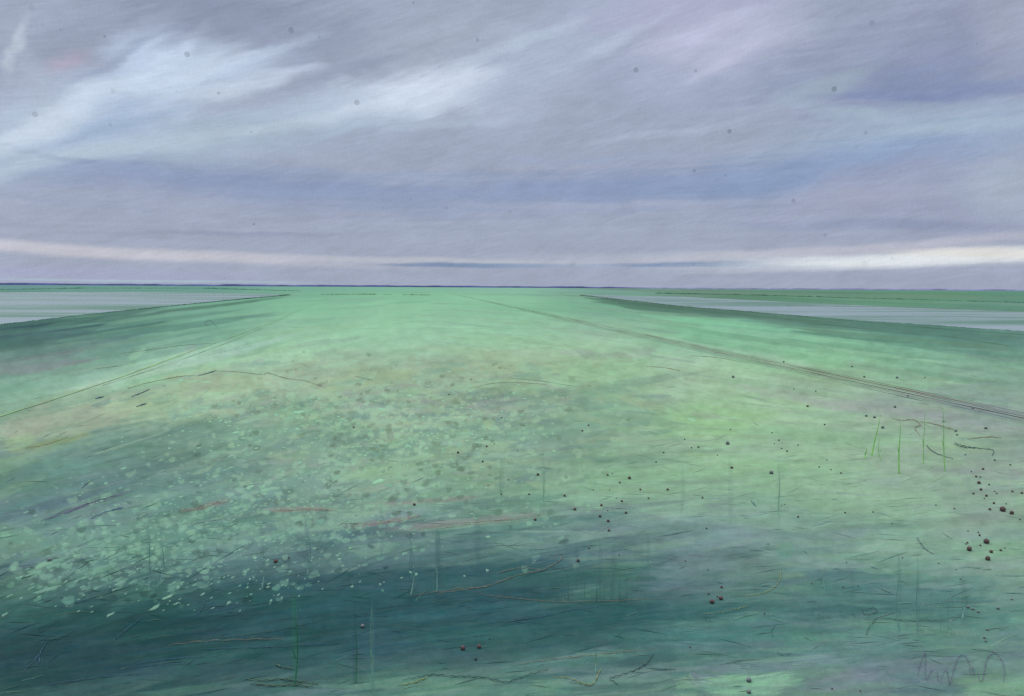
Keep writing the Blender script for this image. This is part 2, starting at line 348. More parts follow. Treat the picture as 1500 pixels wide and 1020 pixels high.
def water(name, top, bot, xs, label):
    v = []; f = []
    for x in xs:
        a = at(x, edge(bot, x)+8, -.2); b_ = at(x, max(edge(top, x)-1.0, hz(x)+2.5), -.2); v += [a, b_]
    for k in range(len(xs)-1): f.append((2*k, 2*k+2, 2*k+3, 2*k+1))
    me = bpy.data.meshes.new(name); me.from_pydata([tuple(q) for q in v], [], f); me.update()
    return tag(link(name, me, WM), label, 'water', kind='structure')
water('water', LT, LB, np.linspace(-420, 430, 18), 'grey blue strip of flood water beyond the dark bank on the left')
water('water', RT, RB, np.linspace(848, 1950, 22), 'pale lavender strip of flood water beyond the dark bank on the right')

# ------------------------------------------------------------------ far shore
def ridge(name, x0, x1, dist, hpx, rgb, label, seed, thick=120, cat='woodland'):
    nz = VNoise(seed); v = []; f = []; n = 260
    for k in range(n+1):
        x = x0 + (x1-x0)*k/n; d = ray(x, hz(x)); a = math.atan2(d[0], d[1])
        e = min(1, k/12, (n-k)/12)
        hh = (hpx*(.75 + .9*nz.fbm(np.array(x/38.), np.array(.3), 4, .6)))*dist/F*e
        for rr, z in ((dist-thick*.1, -1), (dist, hh*.8+H*.0), (dist+thick*.5, hh), (dist+thick, -1)):
            v.append((math.sin(a)*rr, math.cos(a)*rr, z))
    for k in range(n):
        for q in range(3): f.append((4*k+q, 4*k+4+q, 4*k+5+q, 4*k+1+q))
    me = bpy.data.meshes.new(name); me.from_pydata(v, [], f); me.update()
    return tag(link(name, me, plain(name+' heath', rgb, .9, .3, .01)), label, cat, kind='structure')  # blue of distant haze painted into the ridge colour
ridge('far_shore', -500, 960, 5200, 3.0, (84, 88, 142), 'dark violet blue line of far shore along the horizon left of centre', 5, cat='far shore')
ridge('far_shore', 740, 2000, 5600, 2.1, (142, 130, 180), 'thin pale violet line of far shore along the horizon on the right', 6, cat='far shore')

# ------------------------------------------------------------------ ribbons lying on the ground: ruts, footpath, drain
def ribbon(name, lines, mat, label, cat, z=.012, kind='structure', lift=0.0):
    v = []; f = []; cols = []
    for (pts, w, rgb) in lines:
        P = [at(*p) for p in pts]; dense = []
        for a, b in zip(P[:-1], P[1:]):
            n = max(2, int((b-a).length/ max(.3, .03*a.length)))
            n = min(n, 400)
            dense += [a.lerp(b, k/n) for k in range(n)]
        dense.append(P[-1]); base = len(v)
        sd = random.uniform(0, 99); side = Vector((0, 0, 0))
        for k, p in enumerate(dense):
            q = dense[min(k+1, len(dense)-1)] - dense[max(k-1, 0)]
            t = Vector((q.y, -q.x, 0)).normalized()
            wob = t*.25*w*(N1.fbm(np.array(p.y*.4+sd), np.array(p.x*.4), 3)*2)
            ww = w*max(.12, .6 + 1.6*float(N2.fbm(np.array(p.y*.9+sd), np.array(p.x*.9), 3)))
            for s in (-.5, .5): v.append(tuple(p + wob + t*ww*s + Vector((0, 0, z))))
            fade = min(.72, .36 + max(0, p.length-25)/260.); c = np.array(rgb)*random.uniform(.85, 1.15)*(1-fade) + fade*COLOR_PX(p)
            cols += [alb(c)]*2
        for k in range(len(dense)-1): f.append((base+2*k, base+2*k+1, base+2*k+3, base+2*k+2))
        z += .004
    me = np_mesh(name, v, f, np.array(cols)); o = link(name, me, mat)
    if len(me.polygons) and me.polygons[0].normal.z < 0: me.flip_normals()
    return tag(o, label, cat, kind=kind)
def COLOR_PX(p):
    t = math.atan2(p[0], p[1]); r = math.hypot(p[0], p[1])
    i = min(len(th)-1, np.searchsorted(th, t)); j = min(len(tt)-1, np.searchsorted(tt, H/max(r, .4)))
    return COLR[j, i]
TM = tinted('worn earth', False)
def tl(dy, dx=0, x1=1560):   # one strand of the track: all run to the same far point
    return [(652+dx, 428.2), (760, 452.2+dy*.25), (870+dx, 476.5+dy*.45), (1040, 514+dy*.62), (1200, 548.5+dy*.85), (1370, 585+dy), (x1, 626+dy*1.2)]
ribbon('track', [(tl(-7), .05, (128, 128, 110)), (tl(-4.5), .08, (146, 104, 104)), (tl(-2.5), .06, (150, 108, 106)), (tl(0), .10, (158, 158, 152)), (tl(2.2), .06, (136, 92, 102)), (tl(4), .05, (130, 112, 120)), (tl(6.5), .05, (140, 140, 142))], TM,
       'worn farm track of grey and reddish ruts slanting down to the right edge', 'track')
ribbon('footpath', [([(480, 436), (420, 463), (360, 487), (280, 515), (180, 552), (60, 592), (-80, 636)], .11, (150, 172, 118)), ([(420, 465), (340, 500), (250, 533), (150, 565)], .06, (150, 170, 120))], TM,
       'thin ochre footpath line slanting across the left of the meadow', 'path')
ribbon('drain', [([(425, 479), (450, 481), (640, 481.5), (760, 482), (845, 481)], .11, (135, 140, 105))], TM, 'hair thin straight brown drain crossing the meadow below the horizon', 'drain')
ribbon('drain', [([(860, 436), (1000, 447), (1100, 457), (1250, 470), (1400, 484), (1540, 493)], .5, (80, 96, 84)), ([(1150, 468), (1300, 486), (1380, 492), (1480, 507)], .13, (120, 140, 90))], TM, 'dark drain along the near bank of the right hand water', 'drain')

# ------------------------------------------------------------------ leaf masses: hedges and bank reeds
LEAF = tinted('leaf', False, .85)
def leaf_quads(centres, size, cols, up=.5):
    n = len(centres); d = RNG.normal(size=(n, 3)); d[:, 2] = np.abs(d[:, 2])*up*.35; d /= np.linalg.norm(d, axis=1)[:, None]
    e = np.cross(d, RNG.normal(size=(n, 3))); e /= np.linalg.norm(e, axis=1)[:, None]
    s = np.asarray(size)[:, None]; a = centres - d*s; b = centres + e*s*.35; c = centres + d*s; k = centres - e*s*.35
    v = np.stack([a, b, c, k], 1).reshape(-1, 3); f = np.arange(4*n).reshape(n, 4)
    return v, f, np.repeat(cols, 4, 0)
def hedge(name, pts, hpx, rgb, label, n, cat, gaps=.0, kind=None, wid=1.2, group=None):
    P = [at(*p) for p in pts]; L = [0]
    for a, b in zip(P[:-1], P[1:]): L.append(L[-1] + (b-a).length)
    u = RNG.random(n)*L[-1]; c = np.zeros((n, 3)); sz = np.zeros(n); cols = np.zeros((n, 3))
    nz = VNoise(int(L[-1]) % 97)
    for k in range(n):
        i = min(len(P)-2, np.searchsorted(L, u[k], 'right')-1); q = P[i].lerp(P[i+1], (u[k]-L[i])/(L[i+1]-L[i]))
        hh = hpx*pxsize(q)*max(.3, .85 + .8*float(nz.fbm(np.array(u[k]/(hpx*pxsize(q)*14)), np.array(.5), 3)))
        c[k] = (q.x + random.gauss(0, wid*hh*.35), q.y + random.gauss(0, wid*hh*.5), max(-.2, abs(random.gauss(0, .45))*hh))
        sz[k] = hh*random.uniform(.22, .5); cols[k] = alb(np.array(rgb)*random.uniform(1.0, 1.5))
    v, f, cc = leaf_quads(c, sz, cols, .8)
    return tag(link(name, np_mesh(name, v, f, cc), LEAF), label, cat, kind=kind, group=group)
hedge('hedge', [(470, 431.6), (552, 431.8)], 1.6, (95, 115, 80), 'longest dark dash of low hedge on the far meadow edge', 1200, 'hedge')
hedge('hedge', [(561, 432), (575, 432)], 1.6, (95, 120, 85), 'short middle dash of low hedge on the far meadow edge', 200, 'hedge')
hedge('hedge', [(588, 432.3), (632, 432.8)], 1.6, (105, 115, 85), 'brownish right hand dash of low hedge on the far meadow edge', 400, 'hedge')
hedge('hedge', [(820, 423.9), (1000, 425.4), (1250, 429.5), (1560, 434)], .9, (125, 105, 95), 'thin brown hedge line nearest the horizon on the right', 6000, 'hedge', wid=.6)
hedge('hedge', [(960, 430), (1100, 432.6), (1250, 437), (1560, 445.5)], 1.5, (50, 100, 75), 'dark green hedge line between the two right hand far fields', 7000, 'hedge', wid=.6)
hedge('hedge', [(-80, 424), (0, 425), (120, 422.8), (300, 423), (440, 427)], 1.6, (80, 135, 105), 'green hedge line along the far side of the left water', 6000, 'hedge', wid=.6)
hedge('hedge', [(1150, 447.5), (1300, 450), (1450, 454.5)], .8, (120, 105, 95), 'thin brown hedge along the far edge of the right water', 4000, 'hedge', wid=.5)
hedge('bank_reeds', [(-80, 486), (0, 476.5), (130, 461), (250, 449), (330, 441), (425, 432.5)], 1.3, (66, 104, 90), 'dark green reeds fringing the bank of the left water', 16000, 'reeds', kind='stuff', wid=.9)
hedge('bank_reeds', [(850, 433), (1000, 449.5), (1250, 469.5), (1500, 486), (1560, 490)], 1.2, (96, 112, 104), 'dark olive reeds fringing the bank of the right water', 16000, 'reeds', kind='stuff', wid=.9)
hedge('dark_sedge', [(880, 438.5), (1000, 453), (1120, 465), (1250, 476), (1400, 488)], 1.3, (84, 120, 106), 'dark green sedge belt below the reeds of the right bank', 2200, 'sedge', kind='stuff', wid=1.6)

# ------------------------------------------------------------------ wind-laid grass
def laid_grass(n):
    V = []; Fc = []; Cc = []
    px = RNG.uniform(-60, 1560, n); py = 1060 - 560*RNG.random(n)**.8
    for k in range(n):
        x, y = px[k], py[k]; s = min(1.3, .12 + (y-420)/330)
        c0 = COLR[min(len(tt)-1, np.searchsorted(tt, (y-hz(x))/F*math.cos(0)*1.0)), min(len(th)-1, np.searchsorted(th, math.atan((x-CX)/F)))]
        a = math.radians(stroke_angle(x, y) + random.gauss(0, 12)); L = random.uniform(8, 44)*s
        if random.random() < .06: a += random.uniform(-.6, .6); L *= .6
        dx, dy = math.cos(a)*L, -math.sin(a)*L*.8
        y1 = max(y+dy, hz(x)+20)
        A = at(x, y); B = at(x+dx, y1); M = A.lerp(B, .5); mp = pxsize(M)
        w = random.uniform(.3, 1.3)*mp*(.7+.5*s); t = (B-A); t.z = 0
        if t.length > .9: B = A + t*(.9/t.length); M = A.lerp(B, .5); t = B-A
        sd = Vector((-t.y, t.x, 0)).normalized()*w*.8
        zt = .002 + .006*random.random()
        M = M + sd*random.uniform(-1.5, 1.5)
        b = len(V)
        V += [A - sd*.5 + Vector((0, 0, .0)), A + sd*.5 + Vector((0, 0, .0)), M + sd*.6 + Vector((0, 0, zt)), M - sd*.6 + Vector((0, 0, zt)), B + sd*.1 + Vector((0, 0, zt*.8)), B - sd*.1 + Vector((0, 0, zt*.8))]
        Fc += [(b, b+1, b+2, b+3), (b+3, b+2, b+4, b+5)]
        r = random.random(); c = c0*random.uniform(.92, 1.07)
        if r < .08: c = c*.75 + np.array([60, 95, 125])*.25
        elif r < .2: c = c*.75 + np.array([180, 200, 150])*.25
        elif r < .26: c = c*.75 + np.array([150, 130, 150])*.25
        Cc += [alb(np.clip(c, 8, 230))]*6
    return tag(link('grass', np_mesh('grass', [tuple(v) for v in V], Fc, np.array(Cc)), LEAF), 'wind flattened grass blades lying across the meadow', 'grass', kind='stuff')
laid_grass(1500)

# ------------------------------------------------------------------ pale leaf tufts (the light spatter on the left half)
def tuft_geo(r, seed):
    rr = np.random.default_rng(seed); n = rr.integers(6, 11); v = []; f = []
    v.append((0, 0, r*.55)); m = 14
    ph = rr.random(6)*6.28
    for ring, (q, z) in enumerate(((.55, .5), (1.0, .18), (1.08, -.05))):
        for k in range(m):
            a = 2*math.pi*k/m; w = q*(1 + .16*math.sin(2*a+ph[0]) + .12*math.sin(3*a+ph[1]) + .10*math.sin(5*a+ph[2]) + (.08 if k % 2 else -.08)*ring)
            v.append((r*w*math.cos(a), r*w*math.sin(a)*2.1, r*z*(1 + .25*math.sin(4*a+ph[3]))))
    for k in range(m): f.append((0, 1+k, 1+(k+1) % m, 1+(k+1) % m))
    tri = [(0, 1+k, 1+(k+1) % m) for k in range(m)]
    quad = [(1+ring*m+k, 1+(ring+1)*m+k, 1+(ring+1)*m+(k+1) % m, 1+ring*m+(k+1) % m) for ring in range(2) for k in range(m)]
    return v, tri + quad
CL = [(430,605,14,95,30,200),(560,640,10,90,45,230),(470,560,8,110,30,120),(620,600,8,70,35,110),(200,790,9,90,40,230),(330,780,8,120,50,330),(480,760,8,80,40,150),(120,830,9,70,30,90),(420,690,7,120,40,200),(260,600,8,60,25,60),(300,850,6,90,30,80),(700,600,7,90,40,110),(600,700,8,90,40,90),(760,690,6,80,50,60)]
spots = []
for cx, cy, rm, sx, sy, n in CL:
    for k in range(int(n*1.7)):
        x, y = random.gauss(cx, sx), random.gauss(cy, sy)
        if y < 520 or y > 905 or x < 5: continue
        spots.append((x, y, min(rm*.6, .8 + random.expovariate(1/.9))*(.5 + .45*(y-420)/400)))
for x, y, r in [(438,604,8),(423,613,7),(405,608,6),(265,557,5),(283,559,6),(302,560,6),(366,714,7),(388,718,6),(303,771,4),(280,780,9),(283,788,7),(150,800,8),(175,812,7),(64,828,9),(82,822,8),(70,864,9),(300,838,7),(227,890,6),(140,797,8),(555,705,9),(570,712,7),(475,735,8),(470,765,9),(405,785,8),(330,755,4),(612,532,4),(600,580,5),(560,600,6),(690,636,6),(765,608,4),(1013,615,7)]: spots.append((x, y, r))
spots.sort(key=lambda s: -s[2])
TMATS = [plain('pale leaf', (148, 188, 160), .85, .1, 20), plain('mint leaf', (136, 172, 150), .85, .1, 20), plain('dull mint leaf', (124, 158, 140), .85, .1, 20), plain('grey mint leaf', (112, 145, 134), .85, .1, 20)]
protos = []
for s in range(24):
    v, f = tuft_geo(1.0, s); me = bpy.data.meshes.new('leaf_tuft'); me.from_pydata(v, [], f); me.update()
    me.polygons.foreach_set('use_smooth', [True]*len(me.polygons)); me.materials.append(TMATS[s % 4]); protos.append((me, np.array(v), f))
def tone(y): return max(0, min(3, int((y-560)/75 + random.gauss(0, .55))))
def pick(y): return tone(y) + 4*random.randrange(6)
for k, (x, y, r) in enumerate(spots[:280]):
    p = at(x, y); o = bpy.data.objects.new('leaf_tuft', protos[pick(y)][0]); COL.objects.link(o)
    sc = r*.72*pxsize(p); o.location = (p.x, p.y, -.004); o.scale = (sc, sc, min(sc, .06)*.6); o.rotation_euler.z = random.uniform(-.5, .5)
    if y < 600: tag(o, 'pale mint leaf tuft in the far part of the spattered meadow', 'leaf tuft', 'far pale tufts')
    elif y < 700: tag(o, 'pale mint leaf tuft in the middle of the spattered meadow', 'leaf tuft', 'middle pale tufts')
    else: tag(o, 'pale mint leaf tuft scattered above the dark foreground growth on the left', 'leaf tuft', 'near pale tufts')
V = []; Fq = []; mi = []; b = 0
for x, y, r in spots[280:]:
    me, v, f = protos[pick(y)]; p = at(x, y); sc = r*pxsize(p)
    V += [tuple(q) for q in v*np.array([sc, sc, min(sc, .05)*.8]) + np.array([p.x, p.y, -.004])]
    Fq += [tuple(i+b for i in q) for q in f]; mi += [tone(y)]*len(f); b += len(v)
me = bpy.data.meshes.new('small_leaf_tufts'); me.from_pydata(V, [], Fq); me.update()
o = link('small_leaf_tufts', me, TMATS); me.polygons.foreach_set('material_index', mi)
tag(o, 'countless tiny pale mint leaf tufts spattered over the left of the meadow', 'leaf tufts', kind='stuff')

# ------------------------------------------------------------------ dark round flower heads standing in for paint spots
def head_mesh(seed, mat):
    bm = bmesh.new(); bmesh.ops.create_icosphere(bm, subdivisions=3, radius=1.0); rr = random.Random(seed)
    ph = [rr.uniform(0, 6) for _ in range(4)]
    for v in bm.verts:
        a = math.atan2(v.co.y, v.co.x)
        v.co *= 1 + .07*math.sin(7*a+ph[0])*abs(v.co.z) + .06*math.sin(5*v.co.z*3+ph[1]) + rr.uniform(-.07, .07)
        v.co.z *= .9
    # short stalk under the head
    r = bmesh.ops.create_cone(bm, cap_ends=True, segments=7, radius1=.12, radius2=.16, depth=.9)
    for v in r['verts']: v.co.z -= 1.2
    me = bpy.data.meshes.new('flower_head'); bm.to_mesh(me); bm.free(); me.materials.append(mat)
    me.polygons.foreach_set('use_smooth', [True]*len(me.polygons)); return me
MAR = plain('dark red flower', (106, 84, 88), .75, .3, 3); GRY = plain('dull mauve flower', (128, 130, 138), .8, .2, 3); BLK = plain('near black seed head', (58, 66, 78), .8, .3, 3)
HM = [head_mesh(s, MAR) for s in range(4)]; HG = [head_mesh(s, GRY) for s in range(3)]; HB = [head_mesh(9, BLK)]
def head(x, y, r, label, group=None, pool=HM, cat='flower'):
    p = at(x, y); s = r*pxsize(p)*.67; o = bpy.data.objects.new('flower_head', random.choice(pool)); COL.objects.link(o)
    q = at(x, y, s*.8); o.location = (q.x, q.y, s*.8); o.scale = (s*random.uniform(.9, 1.1), s, s*random.uniform(.9, 1.15)); o.rotation_euler = (random.uniform(-.2, .2), random.uniform(-.2, .2), random.uniform(0, 6))
    tag(o, label, cat, group); return o
head(404, 822, 4.2, 'single large maroon flower head above the dark growth at left')
head(678, 949, 4.6, 'left one of two large mauve brown flower heads in the dark foreground')
head(702, 947, 4.0, 'right one of two large mauve brown flower heads in the dark foreground')
head(697, 966, 2.4, 'black seed head just below the pair of mauve brown flowers', pool=HB)
head(717, 936, 1.4, 'tiny black seed head right of the pair of mauve brown flowers', pool=HB)
head(531, 917, 4.0, 'mauve grey flower head alone in the dark foreground', pool=HG)
head(73, 820, 4.0, 'blue grey flower head among pale tufts at far left', pool=HG)
head(1043, 881, 4.6, 'largest maroon flower head of the trio right of centre')
head(1056, 876, 4.2, 'right hand maroon flower head of the trio right of centre')
head(1057, 860, 2.6, 'top maroon flower head above the trio right of centre')
head(1051, 874, 1.8, 'smallest maroon flower head inside the trio right of centre')
head(1469, 746, 4.8, 'largest maroon flower head of the upper cluster near the right edge')
head(1482, 751, 3.6, 'second largest maroon flower head of the upper cluster near the right edge')
head(1420, 804, 4.4, 'large round maroon flower head at left of the lower right cluster')
head(1445, 793, 4.8, 'wide smeared maroon flower head at top of the lower right cluster')
head(1447, 818, 4.2, 'leaning maroon flower head at bottom of the lower right cluster')
head(1452, 808, 3.0, 'middle maroon flower head of the lower right cluster')
head(1066, 649, 4.0, 'big grey mauve flower head in the bright green middle of the meadow', pool=HG)
head(1130, 692, 4.0, 'big grey mauve flower head right of the bright green patch', pool=HG)
head(1097, 996, 4.4, 'grey flower head on the light green patch at the bottom', pool=HG)
head(1097, 1013, 4.0, 'lower grey flower head on the light green patch at the bottom', pool=HG)
head(847, 821, 3.6, 'maroon flower head alone at the end of the curled brown runner')
head(1074, 552, 2.8, 'grey mauve flower head alone below the farm track', pool=HG)
head(1183, 595, 2.4, 'maroon flower head between the farm track and the bright green patch')
CLU = [('dark red flower head in the cluster right of centre', 'flowers right of centre', HM, [(788,695,3),(745,703,1.6),(734,724,2),(775,724,2),(827,726,2.6),(842,746,3),(784,761,3),(881,740,2.6),(879,756,3),(891,763,3),(892,777,2.6),(890,696,2.2),(897,694,1.4),(908,707,2),(922,700,3.4),(938,717,2.2),(978,717,2.6),(950,730,1.8),(911,734,2.4),(917,751,2.6),(863,803,2),(907,813,1.4),(869,718,1.4),(893,718,1.2),(903,730,1.2),(890,748,1.4)]),
 ('small maroon flower head of the upper cluster near the right edge', 'upper right edge flowers', HM, [(1434,707,3),(1430,698,2),(1436,699,1.4),(1437,717,2.4),(1426,723,2),(1445,726,2.4),(1440,687,2),(1456,737,2),(1450,746,2.2),(1483,720,1.8),(1497,722,2.2),(1460,723,1.4),(1457,720,1.2),(1449,710,1.6),(1442,730,1.2),(1480,681,1.6),(1494,761,1.4),(1474,738,1.2),(1423,691,1.2)]),
 ('tiny maroon flower head of the lower right cluster', 'lower right flowers', HM, [(1435,784,2),(1433,780,1.4),(1436,799,1.6),(1417,795,1.8),(1466,806,2),(1418,778,1.2),(1472,803,1.2),(1415,797,1.2)]),
 ('dull brown flower head low on the right below the clusters', 'low right dull flowers', HG, [(1418,889,2.6),(1425,892,2.4),(1433,896,2.2),(1462,891,2.4),(1446,922,2.2),(1442,934,2.2),(1444,939,1.8),(1454,954,1.4),(1407,848,1.6),(1375,825,1.4),(1401,834,1.2),(1482,878,1.6)]),
 ('small dark flower head scattered along the farm track', 'flowers along the track', HG, [(1148,530,2),(1314,553,2.4),(1266,552,2),(1330,580,2.2),(1311,596,2.4),(1269,609,2.4),(1281,611,2.6),(1425,598,2.2),(1382,617,1.8),(1400,631,2.4),(1402,637,1.8),(1444,627,2.6),(1414,666,1.6),(1457,674,1.8),(1248,537,1.8),(1355,553,1.4),(1293,626,3)]),
 ('tiny dark seed head dotted over the bright green middle', 'dots in the bright middle', HB, [(1141,645,1.6),(1145,657,1.4),(1153,661,1.8),(1169,652,1.4),(1134,650,1.2),(1023,655,1.8),(1013,656,1.5),(1003,644,1.4),(1131,634,1.4),(1208,622,1.6),(1211,674,1.2),(1070,629,1.3),(1051,667,1.2),(972,663,1.6),(961,677,1.6),(1195,573,1.4),(1163,570,1.2)]),
 ('small dark seed head in the mottled centre of the meadow', 'dots in the mottled centre', HM, [(671,663,2.6),(713,654,2.2),(707,676,2.2),(735,612,1.6),(862,623,1.8),(853,631,2),(658,578,1.6),(724,650,1.4),(758,660,1.2),(607,739,3),(690,556,1.2),(518,626,2)]),
 ('small dark seed head scattered on the pale right foreground', 'dots on the right foreground', HM, [(1029,729,2),(1169,757,2),(1238,751,1.8),(1279,750,1.5),(1072,685,2.6),(1037,835,1.3),(1120,899,1.6),(1219,1009,1.6),(1260,1012,1.3),(1200,684,1.6),(1217,688,1.4),(1232,693,1.8),(1145,741,1.2),(1149,739,1.2),(1398,745,1.4),(1307,767,1.2),(1371,740,1.4),(1125,797,1.3),(1322,817,1.3),(1240,824,1.2),(1235,860,1.6),(1189,855,1.3),(1257,859,1.3),(1038,870,2),(1011,948,1.6),(1004,822,1.4),(423,817,1.6),(1035,774,1.6)])]
for label, group, pool, pts in CLU:
    for x, y, r in pts: head(x, y, r, label, group, pool)

# ------------------------------------------------------------------ stems lying on the turf in place of drawn and scratched lines
def tube(name, polys, rpx, mat, label, cat='stem', part='stem', group=None):
    root = None
    if len(polys) > 1:
        root = bpy.data.objects.new(name, None); COL.objects.link(root); root.location = at(*polys[0][0]); root.empty_display_size = .1
    org = root.location.copy() if root else Vector((0, 0, 0))
    for pts in polys:
        V = []; Fq = []
        P = [at(*p) for p in pts]; D = []
        for i in range(len(P)-1):     # Catmull-Rom
            p0, p1, p2, p3 = P[max(i-1, 0)], P[i], P[i+1], P[min(i+2, len(P)-1)]
            for k in range(7):
                t = k/7; D.append(.5*((2*p1) + (p2-p0)*t + (2*p0-5*p1+4*p2-p3)*t*t + (3*p1-p0-3*p2+p3)*t**3))
        D.append(P[-1]); n = len(D)
        for i, p in enumerate(D):
            q = (D[min(i+1, n-1)]-D[max(i-1, 0)]); sd = Vector((-q.y, q.x, 0)).normalized()
            rad = rpx*pxsize(p)*.42*(.3 + .7*math.sin(math.pi*min(1, (i+1)/(n+1)))**.5)*random.uniform(.55, 1.25)
            zc = rad*.9 + .012*abs(math.sin(i*.9+n))
            p = p + sd*random.gauss(0, rad*.5)
            for a in range(5):
                an = a*2*math.pi/5; V.append(tuple(p + sd*rad*math.cos(an) + Vector((0, 0, zc + rad*math.sin(an))) - org))
        for i in range(n-1):
            for a in range(5): Fq.append((5*i+a, 5*i+(a+1) % 5, 5*i+5+(a+1) % 5, 5*i+5+a))
        pn = part if root else name
        me = bpy.data.meshes.new(pn); me.from_pydata(V, [], Fq); me.update(); me.polygons.foreach_set('use_smooth', [True]*len(Fq))
        o = link(pn, me, mat, root)
    return tag(root or o, label, cat, group)
def R3(ox, oy, *p): return [(ox+a/3, oy+b/3) for a, b in p]
r1 = lambda *p: R3(0, 340, *p); r2 = lambda *p: R3(500, 340, *p); r3 = lambda *p: R3(1000, 340, *p)
r4 = lambda *p: R3(0, 680, *p); r5 = lambda *p: R3(500, 680, *p); r6 = lambda *p: R3(1000, 680, *p)
M_dark = plain('dark stem', (72, 94, 98), .8); M_brown = plain('brown stem', (136, 122, 108), .8); M_ochre = plain('ochre stem', (150, 152, 104), .8)
M_blue = plain('blue black stem', (74, 100, 128), .8); M_rust = plain('rusty stem', (150, 118, 100), .8); M_purp = plain('purple stem', (106, 90, 132), .8); M_red = plain('reddish dry stem', (172, 154, 146), .8)
sg = lambda *p: [(1320+a/8.333, 940+b/8.333) for a, b in p]  # traces the artist's signature, built below as a purple stem
tube('signature_stem', [sg((197,440),(235,290),(270,185),(298,150),(293,260),(293,380),(300,480)), sg((315,480),(350,405),(395,355)), sg((440,375),(445,430),(448,490)), sg((480,545),(500,430),(530,372),(558,365),(573,450),(587,540),(610,490),(640,370),(670,265),(700,205),(745,178),(790,195),(825,270),(845,350),(840,440)), sg((870,320),(880,370),(892,425)), sg((942,390),(950,470),(975,497),(1000,460),(1020,350),(1050,230),(1085,180),(1135,155),(1190,190),(1240,270),(1265,360),(1260,440),(1245,510))], .62, M_purp, 'thin purple looping stem standing in for the artist signature at the bottom right corner')
tube('trailing_stem', [r5((265,952),(330,942),(400,930),(480,937),(560,938),(640,945),(720,962),(780,945),(830,928),(910,905))], 1.5, M_dark, 'wavy dark trailing stem along the lower edge of the dark growth')
tube('trailing_stem', [r5((250,975),(320,965),(380,940)), r5((930,940),(1000,945),(1060,968),(1100,975),(1125,935),(1140,905))], 1.7, M_ochre, 'ochre trailing stem with a peak near the bottom centre')
tube('trailing_stem', [r5((1180,945),(1230,930),(1290,910),(1340,880),(1370,840)), r5((1180,950),(1215,972))], 1.6, M_dark, 'short dark trailing stem rising right near the bottom centre')
tube('trailing_stem', [r5((310,582),(420,565),(520,550),(620,545),(700,520),(780,490),(880,470),(950,435),(978,405),(950,400),(940,420)), r5((420,572),(540,556),(640,540)), r5((680,485),(740,468),(800,460),(880,470))], 1.1, M_brown, 'curled brown runner rising through the dark growth to a loop')
tube('trailing_stem', [r5((590,563),(640,580),(730,590),(830,600),(960,610),(1100,605),(1200,605),(1300,598),(1450,592))], .9, M_brown, 'long thin brown runner crossing below the curled runner')
tube('trailing_stem', [r5((750,888),(900,865),(1050,848),(1200,832),(1360,820))], .9, M_brown, 'straight thin brown runner above the ochre stem')
tube('trailing_stem', [r5((640,700),(760,690),(900,670),(1000,645),(1130,630))], .8, M_blue, 'fine dark blue runner in the teal middle foreground')
tube('trailing_stem', [r6((80,662),(170,655),(240,640),(290,626)), r6((250,582),(330,577),(390,553),(425,515),(432,465))], .9, M_ochre, 'thin ochre runner bending upward beside the maroon trio')
tube('trailing_stem', [r4((900,818),(1050,812),(1200,806),(1320,800),(1460,795))], 1.1, M_blue, 'dark blue stem lying flat in the lower left growth')
tube('trailing_stem', [r4((780,790),(900,768),(1020,762),(1150,745),(1260,725),(1420,690))], 1.1, M_dark, 'dark stem rising right in the lower left growth')
tube('trailing_stem', [r4((740,800),(900,782),(1080,775),(1250,772))], .9, M_brown, 'brown stem under the dark stem in the lower left growth')
tube('trailing_stem', [r4((1080,950),(1160,955),(1250,950),(1330,962),(1400,970)), r4((1100,968),(1200,978),(1300,975),(1380,985)), r4((1210,885),(1250,900),(1290,905))], 2.0, plain('olive stem', (88, 108, 92), .8), 'matted olive stems at the bottom left of centre', 'stems')
tube('trailing_stem', [r4((200,975),(330,955),(480,935),(620,925)), r4((600,880),(760,860),(900,850)), r4((560,900),(700,885),(830,880))], .9, M_blue, 'parallel dark stems sweeping across the lower left corner', 'stems')
tube('twig', [r4((490,785),(540,745),(620,680)), r4((525,735),(560,700)), r4((540,740),(580,715))], .9, M_blue, 'forked dark twig pointing up right in the lower left growth', 'twig')
tube('twig', [r4((100,920),(170,845),(210,770)), r4((170,845),(175,880))], 1.0, M_blue, 'dark leaning twig near the left bottom corner', 'twig')
tube('twig', [r4((260,635),(340,612),(400,595)), r4((290,440),(360,425),(420,410))], .9, M_blue, 'pair of short dark twigs at the lower edge of the pale tufts', 'twig')
tube('twig', [r4((850,670),(880,650),(905,600)), r4((870,610),(900,605),(925,600)), r4((880,660),(1000,640),(1100,612))], .8, M_blue, 'small bent dark twig right of the pale tufts', 'twig')
tube('fallen_stem', [r4((180,252),(290,218),(400,172),(510,140))], 1.0, M_purp, 'purple fallen stem sloping across the left teal patch')
tube('fallen_stem', [r4((400,242),(470,212),(540,194)), r4((490,207),(540,196))], 1.2, plain('bright blue stem', (56, 92, 140), .8), 'blue fallen stem sloping across the left teal patch')
tube('twig', [r4((360,108),(380,90),(408,72))], 1.1, M_dark, 'short dark twig alone in the left teal patch', 'twig')
tube('twig', [r1((420,735),(455,727))], 1.8, M_blue, 'short thick blue black twig on the tan strip, leftmost', 'twig')
tube('twig', [r1((578,725),(620,710),(657,693))], 1.6, plain('grey blue twig', (84, 110, 124), .8), 'long grey blue twig below the tan strip', 'twig')
tube('twig', [r1((600,770),(642,756))], 1.9, plain('slate twig', (98, 120, 142), .8), 'short slate twig under the grey blue twig', 'twig')
tube('fallen_stem', [r1((560,690),(660,662),(790,637),(860,633))], .9, plain('tan stem', (140, 132, 110), .8), 'tan fallen stem leading to a dark twig on the left meadow')
